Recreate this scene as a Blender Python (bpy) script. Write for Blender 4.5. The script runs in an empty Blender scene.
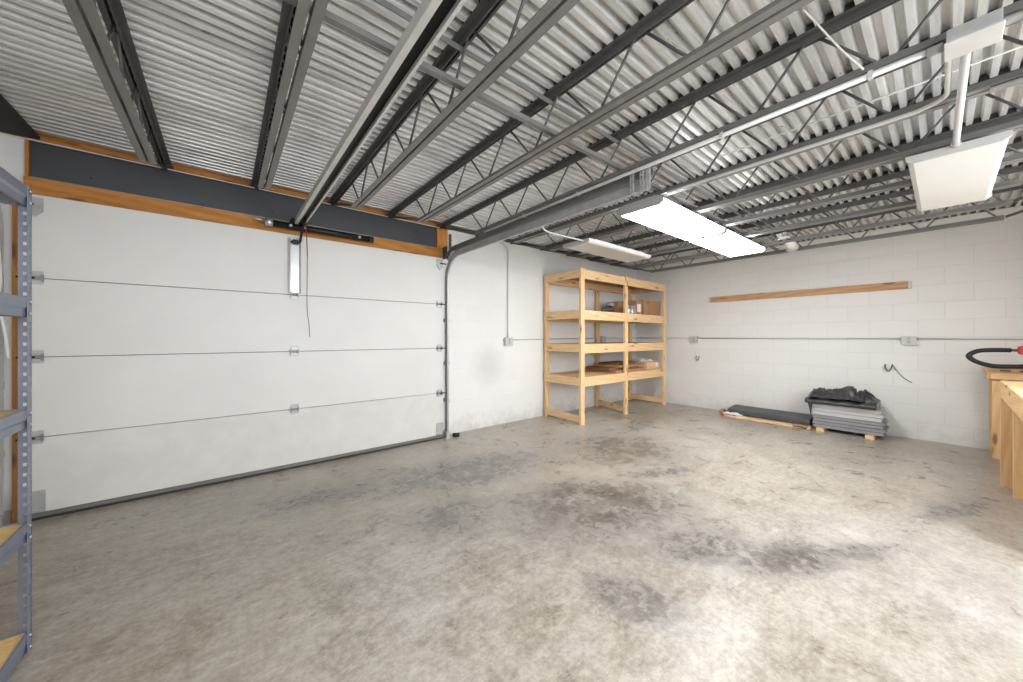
import bpy, bmesh, math, random
from mathutils import Vector, Matrix
random.seed(7)
H = 1.22                      # eye height in metres; every coordinate below is in units of H
C = bpy.context.scene.collection
V = Vector

# ------------------------------------------------------------------ materials
def new_mat(name):
    m = bpy.data.materials.new(name); m.use_nodes = True
    nt = m.node_tree
    return m, nt, nt.nodes['Principled BSDF']

def N(nt, kind, **kw):
    n = nt.nodes.new(kind)
    for k, v in kw.items(): setattr(n, k, v)
    return n

def setin(nt, node, key, val):
    if hasattr(val, 'links') or isinstance(val, bpy.types.NodeSocket): nt.links.new(val, node.inputs[key])
    else: node.inputs[key].default_value = val

def coords(nt, scale=(1,1,1), rot=(0,0,0), loc=(0,0,0), kind='Object'):
    tc = N(nt, 'ShaderNodeTexCoord'); mp = N(nt, 'ShaderNodeMapping')
    mp.inputs['Scale'].default_value = scale; mp.inputs['Rotation'].default_value = rot
    mp.inputs['Location'].default_value = loc
    nt.links.new(tc.outputs[kind], mp.inputs['Vector'])
    return mp.outputs['Vector']

def noise(nt, vec, scale, detail=4, rough=.55, dist=0):
    n = N(nt, 'ShaderNodeTexNoise')
    nt.links.new(vec, n.inputs['Vector'])
    n.inputs['Scale'].default_value = scale; n.inputs['Detail'].default_value = detail
    n.inputs['Roughness'].default_value = rough; n.inputs['Distortion'].default_value = dist
    return n.outputs['Fac']

def ramp(nt, fac, stops, interp='LINEAR'):
    r = N(nt, 'ShaderNodeValToRGB'); cr = r.color_ramp; cr.interpolation = interp
    while len(cr.elements) < len(stops): cr.elements.new(.5)
    for e, (p, c) in zip(cr.elements, stops):
        e.position = p; e.color = (*c, 1) if len(c) == 3 else c
    nt.links.new(fac, r.inputs['Fac'])
    return r.outputs['Color']

def mix(nt, fac, a, b, mode='MIX'):
    n = N(nt, 'ShaderNodeMix', data_type='RGBA', blend_type=mode)
    for i, v in ((0, fac), (6, a), (7, b)):
        if isinstance(v, bpy.types.NodeSocket): nt.links.new(v, n.inputs[i])
        else: n.inputs[i].default_value = v if i == 0 else ((*v, 1) if len(v) == 3 else v)
    return n.outputs[2]

def mth(nt, op, a, b=None, c=None, clamp=False):
    n = N(nt, 'ShaderNodeMath', operation=op); n.use_clamp = clamp
    for i, v in enumerate((a, b, c)):
        if v is None: continue
        if isinstance(v, bpy.types.NodeSocket): nt.links.new(v, n.inputs[i])
        else: n.inputs[i].default_value = v
    return n.outputs[0]

def bump(nt, h, strength, dist=.01, normal=None):
    b = N(nt, 'ShaderNodeBump'); b.inputs['Strength'].default_value = strength
    b.inputs['Distance'].default_value = dist
    nt.links.new(h, b.inputs['Height'])
    if normal: nt.links.new(normal, b.inputs['Normal'])
    return b.outputs['Normal']

def s2l(c):
    return tuple(((x/255)/12.92 if x/255 <= .04045 else ((x/255+.055)/1.055)**2.4) for x in c)

def simple(name, rgb, rough=.5, metal=0, var=.12, scale=6, bumpy=0, spec=.5, stretch=(1,1,1)):
    m, nt, p = new_mat(name)
    v = coords(nt, scale=stretch)
    c = s2l(rgb)
    n1 = noise(nt, v, scale, 5, .6)
    lo = tuple(x*(1-var) for x in c); hi = tuple(min(1, x*(1+var)) for x in c)
    nt.links.new(ramp(nt, n1, [(.3, lo), (.7, hi)]), p.inputs['Base Color'])
    p.inputs['Roughness'].default_value = rough; p.inputs['Metallic'].default_value = metal
    p.inputs['Specular IOR Level'].default_value = spec
    if bumpy: nt.links.new(bump(nt, noise(nt, v, scale*8, 4), bumpy, .004), p.inputs['Normal'])
    return m

def wood(name, axis, light, dark, knot, rough=.6, seed=0):
    m, nt, p = new_mat(name)
    st = {'x': (.12, 1, 1), 'y': (1, .12, 1), 'z': (1, 1, .12)}[axis]
    v = coords(nt, scale=st, loc=(seed, seed*1.7, seed*.3), kind='Object')
    warp = noise(nt, v, 5, 3, .5)
    grain = noise(nt, v, 26, 4, .6, 1.2)
    ring = N(nt, 'ShaderNodeTexWave', wave_type='BANDS', bands_direction='DIAGONAL')
    nt.links.new(v, ring.inputs['Vector']); ring.inputs['Scale'].default_value = 9
    ring.inputs['Distortion'].default_value = 5; ring.inputs['Detail'].default_value = 2
    g = mth(nt, 'ADD', mth(nt, 'MULTIPLY', grain, .8), mth(nt, 'MULTIPLY', ring.outputs['Fac'], .2))
    c = ramp(nt, g, [(.25, s2l(dark)), (.7, s2l(light))])
    c = mix(nt, mth(nt, 'MULTIPLY', warp, .35), c, s2l(tuple(x*.93 for x in light)))
    kv = coords(nt, scale={'x': (2.2, 9, 9), 'y': (9, 2.2, 9), 'z': (9, 9, 2.2)}[axis], loc=(seed*3, 1.3, seed))
    vo = N(nt, 'ShaderNodeTexVoronoi'); nt.links.new(kv, vo.inputs['Vector']); vo.inputs['Scale'].default_value = 1.3
    km = ramp(nt, vo.outputs['Distance'], [(.11, (1,1,1)), (.22, (0,0,0))])
    c = mix(nt, mth(nt, 'MULTIPLY', km, .75), c, s2l(knot))
    nt.links.new(c, p.inputs['Base Color'])
    p.inputs['Roughness'].default_value = rough
    nt.links.new(bump(nt, g, .15, .002), p.inputs['Normal'])
    return m

def block_wall(name, plane):
    """white painted concrete block; plane 'x' = wall facing along x"""
    m, nt, p = new_mat(name)
    tc = N(nt, 'ShaderNodeTexCoord'); sp = N(nt, 'ShaderNodeSeparateXYZ'); cb = N(nt, 'ShaderNodeCombineXYZ')
    nt.links.new(tc.outputs['Object'], sp.inputs[0])
    nt.links.new(sp.outputs['Y' if plane == 'x' else 'X'], cb.inputs['X'])
    nt.links.new(sp.outputs['Z'], cb.inputs['Y'])
    br = N(nt, 'ShaderNodeTexBrick')
    nt.links.new(cb.outputs[0], br.inputs['Vector'])
    br.inputs['Scale'].default_value = 1
    br.inputs['Brick Width'].default_value = .4064; br.inputs['Row Height'].default_value = .2032
    br.inputs['Mortar Size'].default_value = .006; br.inputs['Mortar Smooth'].default_value = .6
    br.inputs['Color1'].default_value = (*s2l((232,231,228)), 1)
    br.inputs['Color2'].default_value = (*s2l((229,228,226)), 1)
    br.inputs['Mortar'].default_value = (*s2l((222,221,219) if plane == 'x' else (227,226,224)), 1)
    v = tc.outputs['Object']
    n1 = noise(nt, v, 1.7, 5, .6)
    c = mix(nt, mth(nt, 'MULTIPLY', n1, .25), br.outputs['Color'], s2l((216,214,211)))
    # grime and peeled paint along the foot of the wall
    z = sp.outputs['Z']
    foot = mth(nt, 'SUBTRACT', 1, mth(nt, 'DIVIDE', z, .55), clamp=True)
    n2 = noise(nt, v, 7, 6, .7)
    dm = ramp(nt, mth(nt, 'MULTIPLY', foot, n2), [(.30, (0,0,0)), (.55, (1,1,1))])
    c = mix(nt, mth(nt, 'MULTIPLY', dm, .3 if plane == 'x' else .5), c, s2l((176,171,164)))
    if plane == 'y':       # old damp smudge on the door wall
        d = N(nt, 'ShaderNodeVectorMath', operation='DISTANCE')
        nt.links.new(v, d.inputs[0]); d.inputs[1].default_value = (2.28*H, 3.215*H, .68*H)
        sm = ramp(nt, mth(nt, 'MULTIPLY', d.outputs['Value'], mth(nt, 'ADD', .6, n2)), [(.1, (1,1,1)), (.36, (0,0,0))])
        c = mix(nt, mth(nt, 'MULTIPLY', sm, .22), c, s2l((150,148,145)))
    nt.links.new(c, p.inputs['Base Color'])
    p.inputs['Roughness'].default_value = .55
    hb = mth(nt, 'SUBTRACT', 1, br.outputs['Fac'])
    b1 = bump(nt, hb, .3 if plane == 'x' else .1, .003)
    nt.links.new(bump(nt, noise(nt, v, 60, 5, .7), .18, .003, b1), p.inputs['Normal'])
    return m

def deck_metal(name):
    m, nt, p = new_mat(name)
    v = coords(nt, scale=(.25, 1, 1))
    n1 = noise(nt, v, 3, 6, .7); n2 = noise(nt, coords(nt, scale=(.08, 1, 1)), 22, 4, .6)
    f = mth(nt, 'ADD', mth(nt, 'MULTIPLY', n1, .5), mth(nt, 'MULTIPLY', n2, .5))
    nt.links.new(ramp(nt, f, [(.3, s2l((182,181,179))), (.64, s2l((242,242,240)))]), p.inputs['Base Color'])
    p.inputs['Metallic'].default_value = .5
    nt.links.new(ramp(nt, n1, [(.3, (.24,)*3), (.7, (.42,)*3)]), p.inputs['Roughness'])
    return m

def contrast(nt, f, k, mid_):
    return mth(nt, 'ADD', mth(nt, 'MULTIPLY', mth(nt, 'SUBTRACT', f, mid_), k), mid_, clamp=True)

def concrete(name):
    m, nt, p = new_mat(name)
    tc = N(nt, 'ShaderNodeTexCoord'); v = tc.outputs['Object']
    big = noise(nt, v, .8, 5, .6); mid = noise(nt, v, 4.2, 7, .68, .5); fine = noise(nt, v, 34, 5, .7)
    stv = coords(nt, scale=(1, 3.2, 1), rot=(0, 0, -.5)); streak = noise(nt, stv, 5, 6, .7, .6)
    f = mth(nt, 'ADD', mth(nt, 'ADD', mth(nt, 'MULTIPLY', big, .28), mth(nt, 'MULTIPLY', mid, .32)),
            mth(nt, 'ADD', mth(nt, 'MULTIPLY', streak, .20), mth(nt, 'MULTIPLY', fine, .20)))
    c = ramp(nt, f, [(.38, s2l((128,119,107))), (.46, s2l((150,142,131))), (.51, s2l((168,161,151))), (.57, s2l((182,177,170)))])
    # warm and cool drifts in the cement
    c = mix(nt, ramp(nt, noise(nt, v, .55, 3, .5), [(.45, (0,0,0)), (.7, (.5,.5,.5))]), c, s2l((182,182,183)))
    # darker old pour in the bay by the door, with a ragged edge
    sp = N(nt, 'ShaderNodeSeparateXYZ'); nt.links.new(v, sp.inputs[0])
    edge = mth(nt, 'SUBTRACT', mth(nt, 'MULTIPLY', sp.outputs['Y'], .58), sp.outputs['X'])
    edge = mth(nt, 'ADD', edge, mth(nt, 'MULTIPLY', noise(nt, v, 2.2, 5, .6), .55))
    em = ramp(nt, mth(nt, 'ADD', mth(nt, 'MULTIPLY', edge, .9), -.15), [(.55, (0,0,0)), (.9, (1,1,1))])
    c = mix(nt, mth(nt, 'MULTIPLY', em, .32), c, s2l((146,138,124)))
    # damp blotches: ellipses broken up by noise
    wob = noise(nt, v, 3.4, 8, .78, .8); spots = noise(nt, v, 15, 5, .7, .8)
    damp = None
    for (cx, cy, rx, ry, ang, k) in DAMP:
        mp = N(nt, 'ShaderNodeMapping', vector_type='TEXTURE'); nt.links.new(v, mp.inputs['Vector'])
        mp.inputs['Location'].default_value = (cx*H, cy*H, 0); mp.inputs['Rotation'].default_value = (0, 0, ang)
        mp.inputs['Scale'].default_value = (rx*H, ry*H, 1)
        ln = N(nt, 'ShaderNodeVectorMath', operation='LENGTH'); nt.links.new(mp.outputs[0], ln.inputs[0])
        g = mth(nt, 'MULTIPLY', mth(nt, 'SUBTRACT', 1.4, ln.outputs['Value'], clamp=True), k)
        damp = g if damp is None else mth(nt, 'MAXIMUM', damp, g)
    tintm = ramp(nt, mth(nt, 'MULTIPLY', damp, mth(nt, 'ADD', wob, .35)), [(.08, (0,0,0)), (.7, (1,1,1))])
    c = mix(nt, mth(nt, 'MULTIPLY', tintm, .6), c, s2l((142,138,136)))
    dmask = ramp(nt, mth(nt, 'MULTIPLY', damp, contrast(nt, mth(nt, 'ADD', mth(nt, 'MULTIPLY', wob, .5), mth(nt, 'MULTIPLY', spots, .5)), 3.6, .46)),
                 [(.22, (0,0,0)), (.5, (.4,.4,.4)), (.95, (1,1,1))])
    c = mix(nt, mth(nt, 'MULTIPLY', dmask, .98), c, s2l((86,81,76)))
    # pale scuffs and small dark pits
    c = mix(nt, ramp(nt, noise(nt, stv, 2.6, 7, .75), [(.58, (0,0,0)), (.72, (.6,.6,.6))]), c, s2l((206,203,198)))
    pit = N(nt, 'ShaderNodeTexVoronoi'); nt.links.new(v, pit.inputs['Vector']); pit.inputs['Scale'].default_value = 3.1
    c = mix(nt, ramp(nt, pit.outputs['Distance'], [(.018, (.8,.8,.8)), (.035, (0,0,0))]), c, s2l((70,62,55)))
    gr = noise(nt, v, 70, 4, .75); g2 = noise(nt, v, 17, 5, .7)
    gm = mth(nt, 'ADD', mth(nt, 'MULTIPLY', gr, .55), mth(nt, 'MULTIPLY', g2, .75))
    c = mix(nt, 1.0, c, ramp(nt, gm, [(.48, (.72,.71,.70)), (.80, (1.0,1.0,1.0))]), 'MULTIPLY')
    c = mix(nt, 1.0, c, (1.13, 1.105, 1.075), 'MULTIPLY')
    nt.links.new(c, p.inputs['Base Color'])
    r = mth(nt, 'ADD', mth(nt, 'MULTIPLY', mid, .32), .15)
    r = mth(nt, 'SUBTRACT', r, mth(nt, 'MULTIPLY', dmask, .1))
    nt.links.new(r, p.inputs['Roughness'])
    p.inputs['Specular IOR Level'].default_value = .45
    b1 = bump(nt, mid, .12, .006)
    nt.links.new(bump(nt, fine, .25, .003, b1), p.inputs['Normal'])
    return m

#        x     y     rx   ry   angle  strength   (damp patches on the slab)
DAMP = [(1.45, 2.25, .80, .34, -.15, 1.0), (1.75, 1.32, .62, .42, -.5, 1.0), (2.75, 1.85, .62, .50, .2, .92),
        (1.78, .74, .30, .16, -.5, 1.0), (1.98, .44, .34, .13, -.5, .95), (1.22, .74, .14, .24, .3, .8),
        (.55, 2.45, .5, .2, -.2, .8), (2.45, 1.35, .4, .12, -.5, .85), (3.6, 2.2, .5, .14, .2, .8),
        (3.3, -.05, .5, .10, -.4, .72), (2.3, .25, .35, .08, -.6, .75), (1.0, 1.75, .3, .3, .5, .8)]

M = {}
M['floor'] = concrete('concrete_floor')
M['wall_x'] = block_wall('painted_block_x', 'x'); M['wall_y'] = block_wall('painted_block_y', 'y')
M['deck'] = deck_metal('galvanised_deck')
M['joist'] = simple('grey_joist_paint', (118,117,114), .45, .15, .12, 5)
M['joist_shaded'] = simple('shaded_joist_paint', (84,83,82), .5, .1, .15, 5)  # joist paint with upper-chord shade in the colour; doubles as dark metal
M['beam'] = simple('dark_grey_beam_paint', (76,77,82), .45, .1, .06, 3)
M['door'] = simple('white_door_skin', (222,221,218), .45, 0, .03, 2.2)
M['door_dirty'] = simple('scuffed_white_door_skin', (216,215,211), .5, 0, .06, 5)
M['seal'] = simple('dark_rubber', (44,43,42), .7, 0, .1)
M['alu'] = simple('grey_aluminium', (150,150,148), .4, .6, .08)
M['galv'] = simple('galvanised_steel', (186,187,187), .42, .4, .12, 14)
M['silver'] = simple('bright_steel', (205,206,208), .3, .8, .05, 9)
M['black'] = simple('black_steel', (26,26,28), .45, .2, .1)
M['emt'] = simple('conduit_steel', (200,199,196), .4, .2, .06, 10)
M['emt_white'] = simple('painted_conduit', (196,195,192), .5, 0, .05, 10)
M['white_plastic'] = simple('white_plastic', (225,224,220), .5, 0, .03)
M['fixture'] = simple('white_fixture_enamel', (186,185,182), .4, 0, .03)
M['fixture_grey'] = simple('grey_fixture_enamel', (168,167,165), .4, 0, .04)
M['rack'] = simple('blue_grey_rack_paint', (122,129,146), .38, .25, .08, 4)
M['particle'] = simple('particle_board', (222,186,124), .7, 0, .14, 60)
M['cardboard'] = simple('brown_cardboard', (168,126,88), .8, 0, .1, 8)
M['cardboard_dark'] = simple('dark_cardboard', (122,84,56), .8, 0, .16, 10)
M['cardboard_pale'] = simple('pale_cardboard', (212,178,142), .8, 0, .08, 8)
M['paper'] = simple('white_paper', (232,230,226), .7, 0, .03)
M['foam_light'] = simple('light_grey_board', (196,195,196), .6, 0, .04)
M['foam_grey'] = simple('mid_grey_board', (146,147,150), .6, 0, .06)
M['charcoal'] = simple('charcoal_panel', (76,78,80), .5, 0, .1, 4)
M['tarp'] = simple('black_plastic_sheet', (62,62,63), .35, 0, .2, 6)
M['hose'] = simple('black_hose_rubber', (24,24,25), .55, 0, .1)
M['red'] = simple('red_plastic', (196,48,42), .4, 0, .05)
M['red_cord'] = simple('red_cord', (150,42,44), .7, 0, .05)
M['cord'] = simple('grey_cord', (120,112,108), .7, 0, .05)
M['glass'] = simple('cloudy_glass_jar', (178,182,186), .2, .4, .1, 20)
L, D, K = (238,202,154), (220,176,126), (136,86,50)
for ax in 'xyz':
    M['pine_'+ax] = wood('pale_pine_'+ax, ax, L, D, K, seed=ord(ax) % 7)
    M['orange_'+ax] = wood('orange_pine_'+ax, ax, (206,142,66), (168,102,38), (84,42,18), seed=ord(ax) % 5)
    M['bench_'+ax] = wood('bench_pine_'+ax, ax, (238,200,148), (216,166,110), (112,62,32), seed=ord(ax) % 9)
M['plank_y'] = wood('knotty_plank', 'y', (208,164,122), (172,124,84), (96,58,34), seed=4)
M['ply'] = wood('plywood_sheet', 'x', (226,196,152), (206,170,124), (160,110,70), seed=2)
M['ply_dark'] = wood('brown_plywood', 'x', (188,150,108), (156,116,78), (120,80,50), seed=3)

def emit(name, rgb, strength):
    m, nt, p = new_mat(name)
    p.inputs['Base Color'].default_value = (.85,.85,.85,1)
    v = coords(nt); n = noise(nt, v, 2, 2)
    nt.links.new(ramp(nt, n, [(0, rgb), (1, tuple(min(1, x*1.02) for x in rgb))]), p.inputs['Emission Color'])
    p.inputs['Emission Strength'].default_value = strength
    return m
M['lit'] = emit('lit_acrylic_lens', (.975, .985, 1), 17.0)
M['lens_off'] = simple('acrylic_lens_unlit', (204,203,199), .35, 0, .02)

# ------------------------------------------------------------------ mesh helpers (coordinates in H units)
def bx(bm, x0, x1, y0, y1, z0, z1, mi=0):
    vs = [bm.verts.new((x, y, z)) for x in (x0, x1) for y in (y0, y1) for z in (z0, z1)]
    for q in ((0,1,3,2), (4,6,7,5), (0,4,5,1), (2,3,7,6), (0,2,6,4), (1,5,7,3)):
        f = bm.faces.new([vs[i] for i in q]); f.material_index = mi
    return bm

def prism(bm, prof, axis, a, b):
    """extrude a closed profile (two other coordinates, in axis order) from a to b along axis"""
    def P(u, v, t):
        return {'x': (t, u, v), 'y': (u, t, v), 'z': (u, v, t)}[axis]
    A = [bm.verts.new(P(u, v, a)) for u, v in prof]; B = [bm.verts.new(P(u, v, b)) for u, v in prof]
    n = len(prof)
    for i in range(n):
        j = (i+1) % n; bm.faces.new((A[i], A[j], B[j], B[i]))
    bm.faces.new(A[::-1]); bm.faces.new(B)
    return bm

def tube(bm, pts, r, seg=10, closed=False, smooth=True):
    pts = [V(p) for p in pts]; n = len(pts)
    rings = []; up = None
    rr = r if hasattr(r, '__len__') else [r]*n
    for i, p in enumerate(pts):
        if closed: t = pts[(i+1) % n]-pts[i-1]
        else: t = pts[min(i+1, n-1)]-pts[max(i-1, 0)]
        t.normalize()
        if up is None: up = V((0,0,1)) if abs(t.z) < .9 else V((1,0,0))
        a = t.cross(up).normalized(); b = a.cross(t).normalized(); up = b
        rings.append([bm.verts.new(p+(a*math.cos(q)+b*math.sin(q))*rr[i]) for q in (2*math.pi*k/seg for k in range(seg))])
    for i in range(n if closed else n-1):
        A, B = rings[i], rings[(i+1) % n]
        for k in range(seg):
            f = bm.faces.new((A[k], A[(k+1) % seg], B[(k+1) % seg], B[k])); f.smooth = smooth
    if not closed:
        bm.faces.new(rings[0][::-1]); bm.faces.new(rings[-1])
    return bm

def curve_pts(ctrl, n=8):
    """Catmull-Rom through control points"""
    c = [V(p) for p in ctrl]; c = [c[0]*2-c[1]]+c+[c[-1]*2-c[-2]]; out = []
    for i in range(1, len(c)-2):
        for k in range(n):
            t = k/n; a, b, d, e = c[i-1], c[i], c[i+1], c[i+2]
            out.append(.5*((2*b)+(d-a)*t+(2*a-5*b+4*d-e)*t*t+(3*b-a-3*d+e)*t**3))
    out.append(c[-2]); return out

def B(): return bmesh.new()

def obj(name, bm, mat, parent=None, bevel=0, kind=None, label=None, origin=None):
    bmesh.ops.scale(bm, vec=(H, H, H), verts=bm.verts)
    bmesh.ops.recalc_face_normals(bm, faces=bm.faces)
    if parent is not None:
        org = V(parent['_w'])
    elif origin is not None: org = V(origin)*H
    else:
        xs = [v.co for v in bm.verts]
        org = V(((min(v.x for v in xs)+max(v.x for v in xs))/2, (min(v.y for v in xs)+max(v.y for v in xs))/2, min(v.z for v in xs)))
    bmesh.ops.translate(bm, vec=-org, verts=bm.verts)
    me = bpy.data.meshes.new(name); bm.to_mesh(me); bm.free()
    for m in (mat if isinstance(mat, (list, tuple)) else [mat]): me.materials.append(m)
    o = bpy.data.objects.new(name, me); C.objects.link(o)
    if parent is not None: o.parent = parent
    else: o.location = org
    o['_w'] = list(org)
    if bevel:
        b = o.modifiers.new('Bevel', 'BEVEL'); b.width = bevel*H; b.segments = 2; b.limit_method = 'ANGLE'
        b.angle_limit = math.radians(50)
    if kind: o['kind'] = kind
    if label: o['label'] = label
    return o

def tag(o, label, cat, group=None):
    o['label'] = label; o['category'] = cat
    if group: o['group'] = group
    return o

def thing(name, label, cat, loc, group=None):
    o = bpy.data.objects.new(name, None); C.objects.link(o); o.empty_display_size = .1
    o.location = V(loc)*H; o['_w'] = list(V(loc)*H)
    return tag(o, label, cat, group)

def struct(name, bm, mat, parent=None, bevel=0, origin=(0,0,0)):
    return obj(name, bm, mat, parent, bevel, None if parent else 'structure', None, origin)

def dup(root, loc, label=None, group=None):
    r = root.copy(); C.objects.link(r); r.location = V(loc)*H; r['_w'] = list(V(loc)*H)
    if label: r['label'] = label
    if group: r['group'] = group
    for ch in list(root.children):
        c = ch.copy(); C.objects.link(c); c.parent = r
        for g in ch.children:
            d = g.copy(); C.objects.link(d); d.parent = c
    return r

# ------------------------------------------------------------------ the room shell
XL, XR, YN, YF = -.95, 5.25, -.92, 3.215
FILL_DAY, DH = 40, .031
WT, DZ = 2.10, 2.117            # wall top, underside of the roof deck
X0, X1 = -.845, 1.675          # door leaf
struct('floor', bx(B(), XL-.15, XR+.15, YN-.15, YF+.3, -.1, 0), M['floor'])
b = B(); bx(b, XL, -.86, YF, YF+.16, 0, WT-.006); bx(b, 1.766, XR+.15, YF, YF+.16, 0, WT-.006)
struct('wall_far', b, M['wall_y'])
struct('wall_right', bx(B(), XR, XR+.16, YN-.15, YF-.0005, 0, DZ-.001), M['wall_x'])
struct('wall_left', bx(B(), XL-.16, XL, YN-.15, YF+.16, 0, DZ-.001), M['wall_x'])
FILL_WIN = [(-.60, 1.0, .75, 1.72), (1.6, 3.4, .75, 1.72)]  # window openings added out of view to brighten the room
b = B(); xe = XL
for (xa, xb, za, zb_) in FILL_WIN:
    bx(b, xe, xa, YN-.15, YN, 0, WT-.006); bx(b, xa, xb, YN-.15, YN, 0, za); bx(b, xa, xb, YN-.15, YN, zb_, WT-.006); xe = xb
bx(b, xe, XR, YN-.15, YN, 0, WT-.006)
struct('wall_near', b, M['wall_y'])
for i, (xa, xb, za, zb_) in enumerate(FILL_WIN):
    wn = struct('fill_window_%d' % (i+1), bx(bx(B(), xa, xb, YN-.13, YN-.10, za, za+.04), xa, xb, YN-.13, YN-.10, zb_-.04, zb_), M['joist_shaded'])
    n = 3
    for k in range(n+1):
        xm = xa+(xb-xa-.03)*k/n; obj('fill_mullion', bx(B(), xm, xm+.03, YN-.13, YN-.10, za+.04, zb_-.04), M['joist_shaded'], wn)
    L_ = bpy.data.lights.new('fill_light', 'AREA'); L_.shape = 'RECTANGLE'; L_.size = (xb-xa)*H; L_.size_y = (zb_-za)*H  # area light in each added window, used as fill
    L_.energy = FILL_DAY*(xb-xa)*(zb_-za); L_.color = (.93, .97, 1)
    lo = bpy.data.objects.new('fill_light', L_); C.objects.link(lo)
    lo.location = V(((xa+xb)/2, YN-.14, (za+zb_)/2))*H; lo.rotation_euler = (math.pi/2, 0, 0)
# white sill running along the head of the door wall
struct('trim_1', bx(B(), XL+.001, XR-.001, YF-.012, YF+.16, WT-.006, WT), M['white_plastic'])
struct('trim_2', bx(B(), XL+.001, 1.77, YF+.012, YF+.06, WT, DZ+DH-.001), M['orange_x'])
struct('trim_5', bx(B(), 1.771, XR-.001, YF+.012, YF+.06, WT, DZ+DH-.001), M['joist_shaded'])
struct('trim_4', bx(B(), XL, -.80, YN, YF-.03, WT+.001, DZ-.0005), M['seal'])
struct('trim_3', bx(B(), XL, XR, YN-.15, YN+.0, WT-.006, DZ), M['joist_shaded'])
# corrugated roof deck: ribs run along x, 2.5 inch pitch
b = B(); pitch = .0521; y = YN-.16; prof = []
while y < YF-.075:
    prof += [(y, DZ), (y+.020, DZ), (y+.026, DZ+DH), (y+.026+.020, DZ+DH)]; y += pitch
prof += [(YF+.2, DZ+DH)]; xs = [XL-.17, XR+.17]
rows = [[b.verts.new((x, u, v)) for u, v in prof] for x in xs]
for i in range(len(prof)-1): b.faces.new((rows[0][i], rows[0][i+1], rows[1][i+1], rows[1][i]))
top = [[b.verts.new((x, u, DZ+.06)) for u in (prof[0][0], prof[-1][0])] for x in xs]
b.faces.new((top[0][0], top[0][1], top[1][1], top[1][0]))
struct('ceiling', b, M['deck'])

# ------------------------------------------------------------------ header beam and timber over the door
t = thing('steel_beam', 'long dark grey steel beam spanning above the white garage door', 'beam', (.4, YF, 1.888))
b = B(); bx(b, -.843, 1.643, YF+.004, YF+.03, 1.894, 2.088); obj('web_plate', b, M['beam'], t)
b = B(); bx(b, -.843, 1.643, YF-.010, YF+.14, 2.088, 2.0935); obj('top_flange', b, M['beam'], t)
b = B(); bx(b, -.843, 1.643, YF-.012, YF+.14, 1.888, 1.894); obj('bottom_flange', b, M['alu'], t)
for x in (-.62, -.12, .28, .72, 1.1, 1.42):
    b = B(); tube(b, [(x, YF+.005, 1.93+.03*math.sin(x*9)), (x, YF-.002, 1.93+.03*math.sin(x*9))], .005, 8); obj('bolt', b, M['black'], t)
tag(obj('header_board', bx(B(), -.95+.09, 1.70, YF-.02, YF+.10, 1.79, 1.887), M['orange_x'], bevel=.003),
    'orange knotty timber board running along the top of the garage door, under the steel beam', 'board')
tag(obj('wood_post', bx(B(), 1.6435, 1.7655, YF-.012, YF+.10, 1.888, 2.093), M['orange_z'], bevel=.003),
    'short orange timber block closing the right end of the steel beam', 'post')
b = B(); bx(b, -.858, -.845, YF-.012, YF+.1, 1.888, 2.093)
tag(obj('wood_post', b, M['orange_z']), 'narrow orange timber block closing the left end of the steel beam', 'post')
tag(obj('door_jamb', bx(B(), 1.702, 1.764, YF-.02, YF+.14, 0, 1.886), M['door'], bevel=.002),
    'white painted timber jamb beside the right edge of the garage door', 'door jamb')
t = thing('door_jamb', 'orange timber jamb on the left of the garage door, behind the blue-grey rack', 'door jamb', (-.888, YF-.02, 0))
obj('jamb_board', bx(B(), -.897, -.862, YF-.022, YF-.001, 0, 1.78), M['orange_z'], t, .002)

# ------------------------------------------------------------------ sectional door
YD = 3.132
door = struct('door_1', bx(B(), X0, X1, YD+.012, YD+.03, .035, 1.775), M['seal'])
zz = [.035, .45, .89, 1.322, 1.78]
for i in range(4):
    b = B(); bx(b, X0, X1, YD, YD+.036, zz[i]+.0015, zz[i+1]-.0015)
    obj('door_panel', b, M['door_dirty'] if i == 0 else M['door'], door, .0025)
obj('bottom_seal', bx(B(), X0, X1, YD-.004, YD+.036, .014, .036), M['joist'], door)
obj('rubber_seal', bx(B(), X0, X1, YD-.006, YD+.03, 0.0005, .0139), M['seal'], door)
def hinge(x, z, side=0):
    b = B(); w = .026
    bx(b, x-w, x+w, YD-.005, YD-.0005, z+.004, z+.038); bx(b, x-w, x+w, YD-.005, YD-.0005, z-.034, z-.006)
    o = obj('hinge', b, M['galv'], door, .002)
    b = B(); tube(b, [(x-w*1.05, YD-.012, z), (x+w*1.05, YD-.012, z)], .008, 8)
    bx(b, x-w, x-w+.006, YD-.02, YD-.001, z-.02, z+.02); bx(b, x+w-.006, x+w, YD-.02, YD-.001, z-.02, z+.02)
    obj('hinge_knuckle', b, M['alu'], o)
    if side:
        b = B(); tube(b, [(x, YD-.018, z), (x+side*.062, YD-.018, z)], .005, 8)
        obj('roller_stem', b, M['black'], o)
for z in zz[1:4]:
    hinge(.412, z); hinge(X0+.045, z, -1); hinge(X1-.045, z, 1)
for x, s in ((X0+.04, -1), (X1-.04, 1)):
    b = B(); bx(b, x-.038, x+.038, YD-.006, YD-.0005, .04, .16)
    bx(b, x-.03, x+.03, YD-.02, YD-.005, .045, .055); o = obj('corner_bracket', b, M['galv'], door, .002)
    b = B(); prism(b, [(x-.03, 1.76), (x+.03, 1.76), (x+.03, 1.69), (x, 1.655), (x-.03, 1.69)], 'y', YD-.012, YD-.0005)
    o = obj('top_roller_bracket', b, M['galv'], door)
    b = B(); tube(b, [(x, YD-.02, 1.72), (x+s*.06, YD-.02, 1.72)], .006, 8); obj('roller_stem', b, M['black'], o)
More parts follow.
